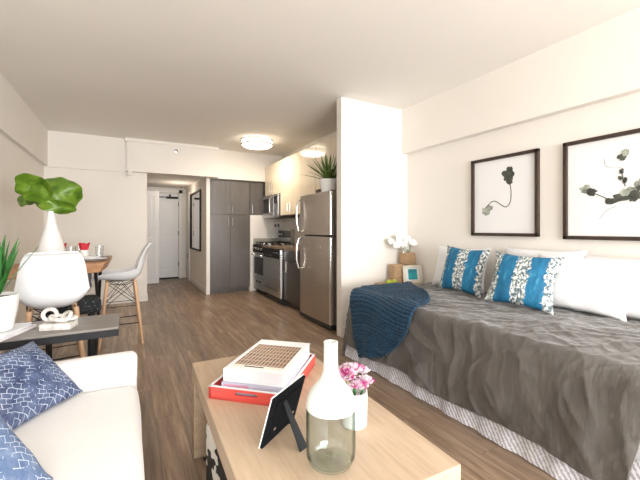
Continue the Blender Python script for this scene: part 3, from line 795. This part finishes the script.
# ---------------------------------------------------------------- bed
bd = thing('daybed', 'daybed with patterned white skirt along the right wall', 'bed', (2.42, 1.55, 0))
XF, XW, YN, YE = 1.84, 2.98, .42, 2.80      # front edge, wall side, near end, far end
L_ = lambda x0, x1, y0, y1, z0, z1, bev=0: B().box(x0-2.42, x1-2.42, y0-1.55, y1-1.55, z0, z1, bev)
L_(XF+.02, XW, YN, YE-.03, .10, .30, .01).build('box_spring', linen, bd)
L_(XF+.03, XW, YN, YE-.03, .30, .555, .05).build('mattress', linen, bd)
def skirt(u, v):
    # v along: front side then far end
    Lf = YE-YN; Ls = 1.1; s = v*(Lf+Ls); z = .005+u*.25
    wv = .006*sin(s*21)+.004*sin(s*47)
    if s < Lf: return Vector((XF-.016+wv*(1-u)-2.42-(.02*(1-u)), YN+s-1.55, z))
    return Vector((XF-.016+(s-Lf)-2.42, YE+.0+wv*(1-u)-1.55, z))
B().grid(skirt, 4, 260, thick=.004).build('bed_skirt', skirtm, bd, sharp=70)
for x in (XF+.08, XW-.08):
    for y in (YN+.08, YE-.12): B().box(x-2.42-.025, x-2.42+.025, y-1.55-.025, y-1.55+.025, 0, .10).build('leg', blackm, bd)

RAD = .10; TOP = .60
def drape(a, b, lift=0.0, fold=1.0):
    """a: distance from wall line towards the room; b: distance along y from near end; cloth over the bed block"""
    W = XW-XF+.01; Lg = YE-YN+.01
    ex = max(0, a-(W-RAD)); ey = max(0, b-(Lg-RAD))
    x = XW-min(a, W-RAD); y = YN+min(b, Lg-RAD)
    e = math.hypot(ex, ey)
    r = RAD
    if e > 0:
        dx, dy = -ex/e, ey/e
        arc = r*pi/2
        if e < arc: out = r*sin(e/r); dn = r*(1-cos(e/r))
        else: out = r+.13*(e-arc); dn = r+(e-arc)*.99
        s = y*1.0-x*.9
        hangk = min(1, max(0, (e-arc*.6)/.35))
        f = (.028*noise.noise(Vector((s*3.3, 2.0, dn*1.2)))+.015*noise.noise(Vector((s*9, 7.0, dn*2.5))))*hangk*fold
        f += .018*max(0, sin(s*5.1+1.5*noise.noise(Vector((s, 0, 0))) + dn*2.0))**3*hangk*fold
        out += max(f*1.2, -.004)+.012*hangk+lift
    else: dx = dy = 0; out = 0; dn = 0
    p = Vector((x+dx*out, y+dy*out, TOP-dn))
    topk = 1-min(1, e/.2)
    p.z += lift*max(topk, .0)
    q = Vector((x, y, 0))
    wr = .012*noise.noise(q*3.0)+.008*noise.noise(Vector((q.x*4+q.y*7, q.y*4-q.x*7, 3)))+.004*noise.noise(q*19)
    puff = .015*max(0, 1-((x-2.4)/.6)**2)
    p.z += (wr+puff)*topk*fold+ (puff*topk*(1-fold))
    return p
def duv(u, v):
    b = v*(YE-YN+.42)
    hem = 1.11+.47+.02*noise.noise(Vector((b*2.1, 9, 0)))+.012*sin(b*7)
    a = .04+u*(hem-.04)
    yy = YN+b
    if yy < .69:  # the cover's side is pulled up at the near end
        lim = 1.30+max(0, (yy-.60))*2.6
        a = min(a, max(lim, 1.30) + (hem-1.30)*max(0, min(1, (yy-.60)/.09)))
    return wrinkle(drape(a, b, .0), a, b)
def wrinkle(p, a, b):
    side = min(1, max(0, (a-.95)/.25))
    wp = .10*noise.noise(Vector((a*2.5, b*2.5, 8)))
    al = (a-.55*b)/1.14; pe = (.55*a+b)/1.14+wp
    c1 = max(0, 1-abs(noise.noise(Vector((al*2.2, pe*6.5, 1))))*2.6)**2
    al2 = (a+.9*b)/1.34; pe2 = (b-.9*a)/1.34+wp
    c2 = max(0, 1-abs(noise.noise(Vector((al2*2.2, pe2*9, 5))))*3)**2
    c3 = max(0, 1-abs(noise.noise(Vector((al*6, pe*22, 11))))*3)**2
    amt = .011*c1*(.45+.55*side)+.006*c2+.003*c3
    p += Vector((-amt*side, 0, amt*(1-side)+amt*.2)); return p
dv = B().grid(duv, 190, 330, thick=.008).build('duvet', duvetm, sharp=110)
tag(dv, 'wrinkled dark grey linen duvet draped over the daybed', 'duvet')

# knitted throw laid over the far front corner
def quad(p0, p1, p2, t):
    return tuple((1-t)**2*a_+2*t*(1-t)*b_+t*t*c_ for a_, b_, c_ in zip(p0, p1, p2))
def thr(u, v):
    l = quad((.35, 2.40), (1.22, 2.37), (1.61, 2.04), v); r_ = quad((.70, 1.82), (1.12, 1.18), (1.52, 1.76), v)
    a = l[0]+(r_[0]-l[0])*u; b = l[1]+(r_[1]-l[1])*u
    p = drape(a, b, .026, .8)
    rib = .010*abs(sin((v+.03*sin(u*5))*pi*34))
    nrm = Vector((-.3, 0, .95)) if a < 1.0 else Vector((-.8, .1, .5)).normalized() if a < 1.2 else Vector((-1, .1, .1)).normalized()
    k = .014*noise.noise(Vector((a*5, b*5, 6)))
    return p+nrm*(rib*.8+k+.014)
th_ = B().grid(thr, 90, 420, thick=.012).build('knitted_throw', knitm, sharp=120)
tag(th_, 'navy blue ribbed knitted throw over the far corner of the grey bed', 'blanket')

# ---------------------------------------------------------------- nightstand and things on it
NZ = .575
ns = thing('nightstand', 'small wooden side table in the corner behind the bed', 'table', (2.70, 3.09, 0))
B().box(-.20, .29, -.155, .16, NZ-.03, NZ, .004).build('tabletop', kraft, ns)
for x in (-.17, .26):
    for y in (-.13, .13): B().box(x-.018, x+.018, y-.018, y+.018, 0, NZ-.03).build('leg', kraft, ns)
def wbox(x, y, z, wd, dp, h, rz, lab):
    t = thing('wooden_box', lab, 'box', (x, y, z), rz, 'wooden boxes on the side table')
    B().box(-wd/2, wd/2, -dp/2, dp/2, 0, h*.32, .003).build('base', kraft, t)
    B().box(-wd/2, wd/2, -dp/2, dp/2, h*.335, h, .003).build('lid', kraft, t)
wbox(2.735, 3.13, NZ, .14, .10, .215, -.1, 'lower wooden box beside the teal picture on the corner side table')
fp = thing('flower_pot', 'tan square pot of white flowers standing on a stack of boxes', 'plant', (2.93, 3.16, NZ), 0)
B().box(-.05, .05, -.05, .05, 0, .21, .004).build('stand', kraft, fp)
B().box(-.085, .07, -.055, .055, .213, .345, .004).build('pot', kraft, fp)
fl = thing('white_orchid', 'white blooming orchid stems in the tan pot by the wall', 'flowers', (2.925, 3.15, NZ+.32), 0)
st = B()
blooms = [(-.22, .12), (-.17, .17), (-.12, .13), (-.07, .10), (-.05, .16), (-.01, .13), (.02, .15), (.06, .14), (-.25, .16), (-.08, .20), (-.02, .07), (-.04, .03), (.01, .19), (-.14, .21), (-.19, .12)]
for k, (bx0, bz0) in enumerate(blooms):
    yy = random.uniform(-.05, .03)
    st.tube([(0, 0, -.04), (bx0*.4, yy*.5, bz0*.6), (bx0, yy, bz0)], .0022, 5)
    b = B()
    for q in range(5):
        an = q*2*pi/5+k; b.ball((bx0+.024*cos(an), yy-.004*q, bz0+.022*sin(an)), .022, (1, .45, .9), 2)
    b.ball((bx0, yy-.015, bz0), .009)
    b.build('blossom', petal, fl)
st.build('stem', leafy, fl)
pf = thing('teal_picture_frame', 'small cream photo frame with a teal print on the corner side table', 'picture frame', (2.865, 3.0, NZ+.002), radians(-14))
pf.scale = (1.35, 1, .98)
M_ = tf((0, 0, 0), (radians(-9), 0, 0))
fb = B()
for a in (-1, 1): fb.box(a*.078-.012, a*.078+.012, -.01, .01, 0, .21, .002, M_); fb.box(-.09, .09, -.01, .01, .105+a*.089-.016, .105+a*.089+.016, .002, M_)
fb.build('frame', brasscream, pf)
B().box(-.065, .065, -.002, .008, .02, .19, 0, M_).build('mat_board', artpaper, pf)
B().box(-.042, .042, -.004, -.002, .045, .165, 0, M_).build('print', teal, pf)
for k, (x, y) in enumerate(((2.60, 3.02), (2.53, 3.03))):
    g = thing('lime', ['lime green fruit beside the wooden box on the corner side table', 'lime green fruit at the left edge of the corner side table'][k], 'fruit', (x, y, NZ), 0, 'limes on the side table')
    B().ball((0, 0, .033), .036, (1, 1, .93)).build('fruit', lime, g)
    B().tube([(0, 0, .064), (.003, 0, .074)], .003, 6).build('stem', legwood, g)

# ---------------------------------------------------------------- pictures on the right wall
def picture(y0, y1, z0, z1, label, blobs, lines):
    yc = (y0+y1)/2; zc = (z0+z1)/2; hw = (y1-y0)/2; hh = (z1-z0)/2
    t = thing('framed_print', label, 'picture', (3.03, yc, zc), 0, 'dark framed botanical prints')
    f = B(); q = .028
    for a in (-1, 1): f.box(-.035, 0, a*(hw-q/2)-q/2, a*(hw-q/2)+q/2, -hh, hh, .003); f.box(-.035, 0, -hw, hw, a*(hh-q/2)-q/2, a*(hh-q/2)+q/2, .003)
    f.build('frame', framewood, t)
    B().box(-.012, -.002, -hw+.02, hw-.02, -hh+.02, hh-.02).build('paper', artpaper, t)
    # s: 0..1 left->right as seen (left = far, +y), r: 0..1 top->bottom
    def pt(s, r): return (hw-s*2*hw, hh-r*2*hh)
    for bi, (s, r, rs, rr, sd, m) in enumerate(blobs):
        cy, cz = pt(s, r); b = bmesh.new(); n = 40; vs = []
        for i in range(n):
            a = i*2*pi/n; k = 1+.45*noise.noise(Vector((cos(a)*1.6, sin(a)*1.6, sd)))+.15*noise.noise(Vector((cos(a)*5, sin(a)*5, sd)))
            vs.append(b.verts.new((-.0135-bi*.0003, cy+rs*2*hw*k*cos(a), cz+rr*2*hh*k*sin(a))))
        b.faces.new(vs); o = B(); o._merge(b); o.build('printed_leaf', m, t)
    for pts, r_, m in lines:
        P3 = [Vector((-.0128, *pt(*p))) for p in pts]; pp_ = []
        for i in range(len(P3)-1):
            for q_ in range(6):
                tt = q_/6; a0 = P3[max(i-1, 0)]; a1 = P3[i]; a2 = P3[i+1]; a3 = P3[min(i+2, len(P3)-1)]
                pp_.append(.5*((2*a1)+(-a0+a2)*tt+(2*a0-5*a1+4*a2-a3)*tt*tt+(-a0+3*a1-3*a2+a3)*tt**3))
        pp_.append(P3[-1])
        B().tube(pp_, r_, 6, M=Matrix.Translation((-.0128, 0, 0)) @ Matrix.Diagonal((.15, 1, 1, 1)) @ Matrix.Translation((.0128, 0, 0))).build('printed_stem', m, t)
    return t
picture(1.685, 2.335, 1.135, 1.875, 'dark framed print of a single leaf on a curling stem', 
  [(.58, .25, .085, .085, 2.0, ink), (.60, .33, .05, .04, 5.0, ink), (.24, .68, .065, .055, 7.0, inkl), (.30, .64, .05, .03, 3.0, inkl)],
  [([(.60, .33), (.62, .45), (.61, .58), (.55, .64), (.47, .61), (.38, .56), (.30, .58), (.24, .66)], .004, ink), ([(.28, .60), (.24, .63), (.21, .67)], .006, ink)])
picture(.76, 1.495, 1.12, 1.875, 'larger dark framed print of tangled leafy stems, cut by the right edge', 
  [(.20, .50, .05, .04, 2.0, inkl), (.25, .53, .05, .035, 6.0, ink), (.50, .60, .07, .035, 3.3, ink), (.56, .56, .06, .045, 9.1, inkl), (.42, .63, .06, .03, 1.2, ink), (.60, .60, .05, .05, 4.7, ink),
   (.64, .50, .035, .05, 8.8, inkl), (.63, .53, .02, .025, 1.8, ink), (.50, .23, .04, .03, 5.5, ink), (.53, .19, .03, .03, 2.9, inkl), (.50, .36, .02, .025, 7.7, ink), (.49, .42, .018, .02, 6.6, ink), (.53, .45, .018, .03, 4.4, ink),
   (.80, .30, .05, .06, 3.9, inkl), (.85, .55, .06, .05, 5.9, ink)],
  [([(.25, .53), (.34, .58), (.42, .62), (.5, .60), (.6, .57)], .004, ink), ([(.5, .60), (.52, .50), (.51, .40), (.50, .33), (.38, .30), (.36, .22)], .0015, inkl),
   ([(.60, .55), (.66, .45), (.70, .30), (.74, .12)], .002, ink), ([(.46, .68), (.38, .72), (.32, .80)], .0015, ink), ([(.6, .6), (.72, .56), (.85, .55)], .003, ink), ([(.53, .50), (.51, .45), (.50, .36)], .003, ink)])

# ---------------------------------------------------------------- coffee table and what is on it
TZ = .476
cf = thing('coffee_table', 'pale oak coffee table with square legs in the foreground', 'table', (.604, 1.365, 0), -.03)
B().box(-.32, .315, -.62, .62, TZ-.075, TZ, .004).build('tabletop', tablewood, cf)
for x in (-.32, .235):
    for y in (-.62, .54): B().box(x, x+.08, y, y+.08, 0, TZ-.075, .003).build('leg', tablewood, cf)
pu = thing('cowhide_pouf', 'black and white cowhide pouf tucked under the coffee table', 'pouf', (.545, 1.47, 0), .35)
soft_box(-.205, .205, -.205, .205, .0, .385, .05, .006, .008).build('body', cowm, pu)
B().box(-.20, .20, -.2, .2, .19, .196).build('seam', blackm, pu)

ang = math.atan2(-.245, .265)
def zrot(p, a): return (p[0]*cos(a)-p[1]*sin(a), p[0]*sin(a)+p[1]*cos(a))
tr = thing('serving_tray', 'red lacquer serving tray under the books on the coffee table', 'tray', (.592, 1.600, TZ), ang)
TW, TL = .345, .48
tb = B().box(-TW/2, TW/2, -TL/2, TL/2, 0, .010)
tb.build('tray_floor', red, tr)
def traywall(ax, s):
    b = B()
    if ax == 'x':  # long side
        b.box(s*(TW/2-.005)-.005, s*(TW/2-.005)+.005, -TL/2, TL/2, 0, .052)
    else:
        y = s*(TL/2-.005)
        for a, c in ((-TW/2, -.05), (.05, TW/2)): b.box(a, c, y-.005, y+.005, 0, .052)
        b.box(-.05, .05, y-.005, y+.005, 0, .026); b.box(-.05, .05, y-.005, y+.005, .040, .052)
    return b
for ax in 'xy':
    for s in (-1, 1): traywall(ax, s).build('tray_side', red, tr)
rimb = B()
for s in (-1, 1): rimb.box(s*(TW/2-.005)-.0055, s*(TW/2-.005)+.0055, -TL/2, TL/2, .052, .0545); rimb.box(-TW/2, TW/2, s*(TL/2-.005)-.0055, s*(TL/2-.005)+.0055, .052, .0545)
rimb.build('white_rim', cover, tr)
g_ = 'art books in the red tray'
bk1 = book('art_book', 'thick lilac-grey art book at the bottom of the stack in the red tray', 'book', (.600, 1.586, TZ+.0105), ang+.03, .29, .425, .058, lilac, g_)
B().box(-.143, .143, -.2135, -.2115, .0, .058, .0005).build('spine', lilac, bk1)
B().box(-.13, -.02, -.2142, -.2134, .042, .052).build('spine_title', pinkink, bk1)
bk2 = book('art_book', 'white art book with brown bookshelf photo cover, topmost in the red tray', 'book', (.600, 1.580, TZ+.069), ang, .278, .405, .055, cover, g_)
B().box(-.115, .115, -.145, .125, .0552, .0558).build('cover_photo', coverart, bk2)
B().box(-.115, .115, -.170, -.150, .0552, .0556).build('title_band', brasscream, bk2)
B().box(-.06, .03, -.166, -.156, .0557, .056).build('title_print', blackm, bk2)

# photo frame seen from behind
pfm = thing('desk_photo_frame', 'small black photo frame seen from behind on the coffee table', 'picture frame', (.468, 1.165, TZ), math.atan2(.12, .171))
Mf = tf((0, 0, .0), (radians(16), 0, 0))
deep = mat('flat_black_card', (.006, .007, .009), .8, var=.2, spec=.1)
fb = B().box(-.105, .105, -.006, .004, .002, .180, .001, Mf); fb.build('back_board', deep, pfm)
rb = B()
for s in (-1, 1): rb.box(s*.105-.0012, s*.105+.0022, .003, .007, .0, .183, .0003, Mf)
rb.box(-.1075, .1075, .003, .007, .179, .183, .0003, Mf).box(-.1075, .1075, .003, .007, 0, .004, .0003, Mf)
rb.build('pale_edge', cover, pfm)
B().box(-.08, .08, -.009, -.006, .03, .155, .001, Mf).build('insert', deep, pfm)
B().prism([(-.018, 0), (.018, 0), (.008, .165), (-.008, .165)], -.002, .002, M=Matrix.Translation((-.045, -.130, 0)) @ Matrix.Rotation(radians(-12), 4, 'Z') @ Matrix.Rotation(radians(57), 4, 'X')).build('easel_leg', blackm, pfm)
B().tube([(.02, -.06, .035), (.02, -.02, .03)], .003, 6).build('easel_strap', blackm, pfm)
for x in (-.06, .06): B().box(x-.006, x+.006, -.012, -.009, .05, .06, 0, Mf).build('clip', chrome, pfm)

# bottle vase
bt = thing('bottle_vase', 'clear glass bottle vase with white dipped neck on the coffee table', 'vase', (.548, .930, TZ))
R_ = .076
B().lathe([(0, .012), (.03, .012), (.05, .006), (R_-.012, .010), (R_-.002, .03), (R_, .06), (R_, .178), (R_-.003, .178), (R_-.003, .06), (R_-.005, .032), (R_-.015, .016), (.05, .012), (.03, .018), (0, .018)], 56, cap=False).build('glass_body', bottleglass, bt)
B().lathe([(R_-.003, .178), (R_+.0005, .178), (R_+.0002, .185), (R_-.004, .207), (R_-.016, .230), (.044, .250), (.030, .265), (.0235, .282), (.0215, .33), (.0215, .368), (.0225, .376), (.0185, .377), (.0175, .33), (.019, .30), (.03, .27), (R_-.02, .225), (R_-.006, .198), (R_-.003, .178)], 56, cap=False).build('white_neck', bottlewhite, bt)

# pink flowers in white pot
pk = thing('white_flower_pot', 'round white pot of pink flowers behind the bottle vase', 'pot', (.735, 1.075, TZ))
B().lathe([(0, 0), (.040, 0), (.046, .006), (.048, .10), (.048, .128), (.044, .128), (.043, .10), (0, .09)], 40).build('pot', ceramic, pk)
bq = thing('pink_blooms', 'bunch of pink and white ruffled flowers filling the round white pot', 'flowers', (.735, 1.075, TZ+.128))
bq.scale = (1.28, 1.28, 1.28)
for k, (x, y, z) in enumerate(((-.030, 0, .035), (.022, -.02, .022), (0, .03, .045), (.035, .02, .035), (-.01, -.035, .02), (.0, 0, .055), (-.04, -.02, .055))):
    b = B()
    for q in range(14):
        az = q*2.4; el = .25+q*.085; rr = .030*(1-q*.03)
        def fn(u, v, az=az, el=el, rr=rr, q=q, x=x, y=y, z=z):
            s = (v-.5)*1.3; r = rr*u
            return Vector((x+r*cos(az+s)*cos(el), y+r*sin(az+s)*cos(el), z+r*sin(el)+.004*sin(v*14+q)*u))
        b.grid(fn, 4, 8, thick=.0006)
    b.build('blossom', blossomm, bq, sharp=80)
B().tube([(0, 0, -.05), (0, 0, .03)], .004, 6).tube([(.01, 0, -.05), (.02, -.02, .02)], .003, 6).tube([(-.01, 0, -.05), (-.03, 0, .03)], .003, 6).build('stem', leafd, bq)
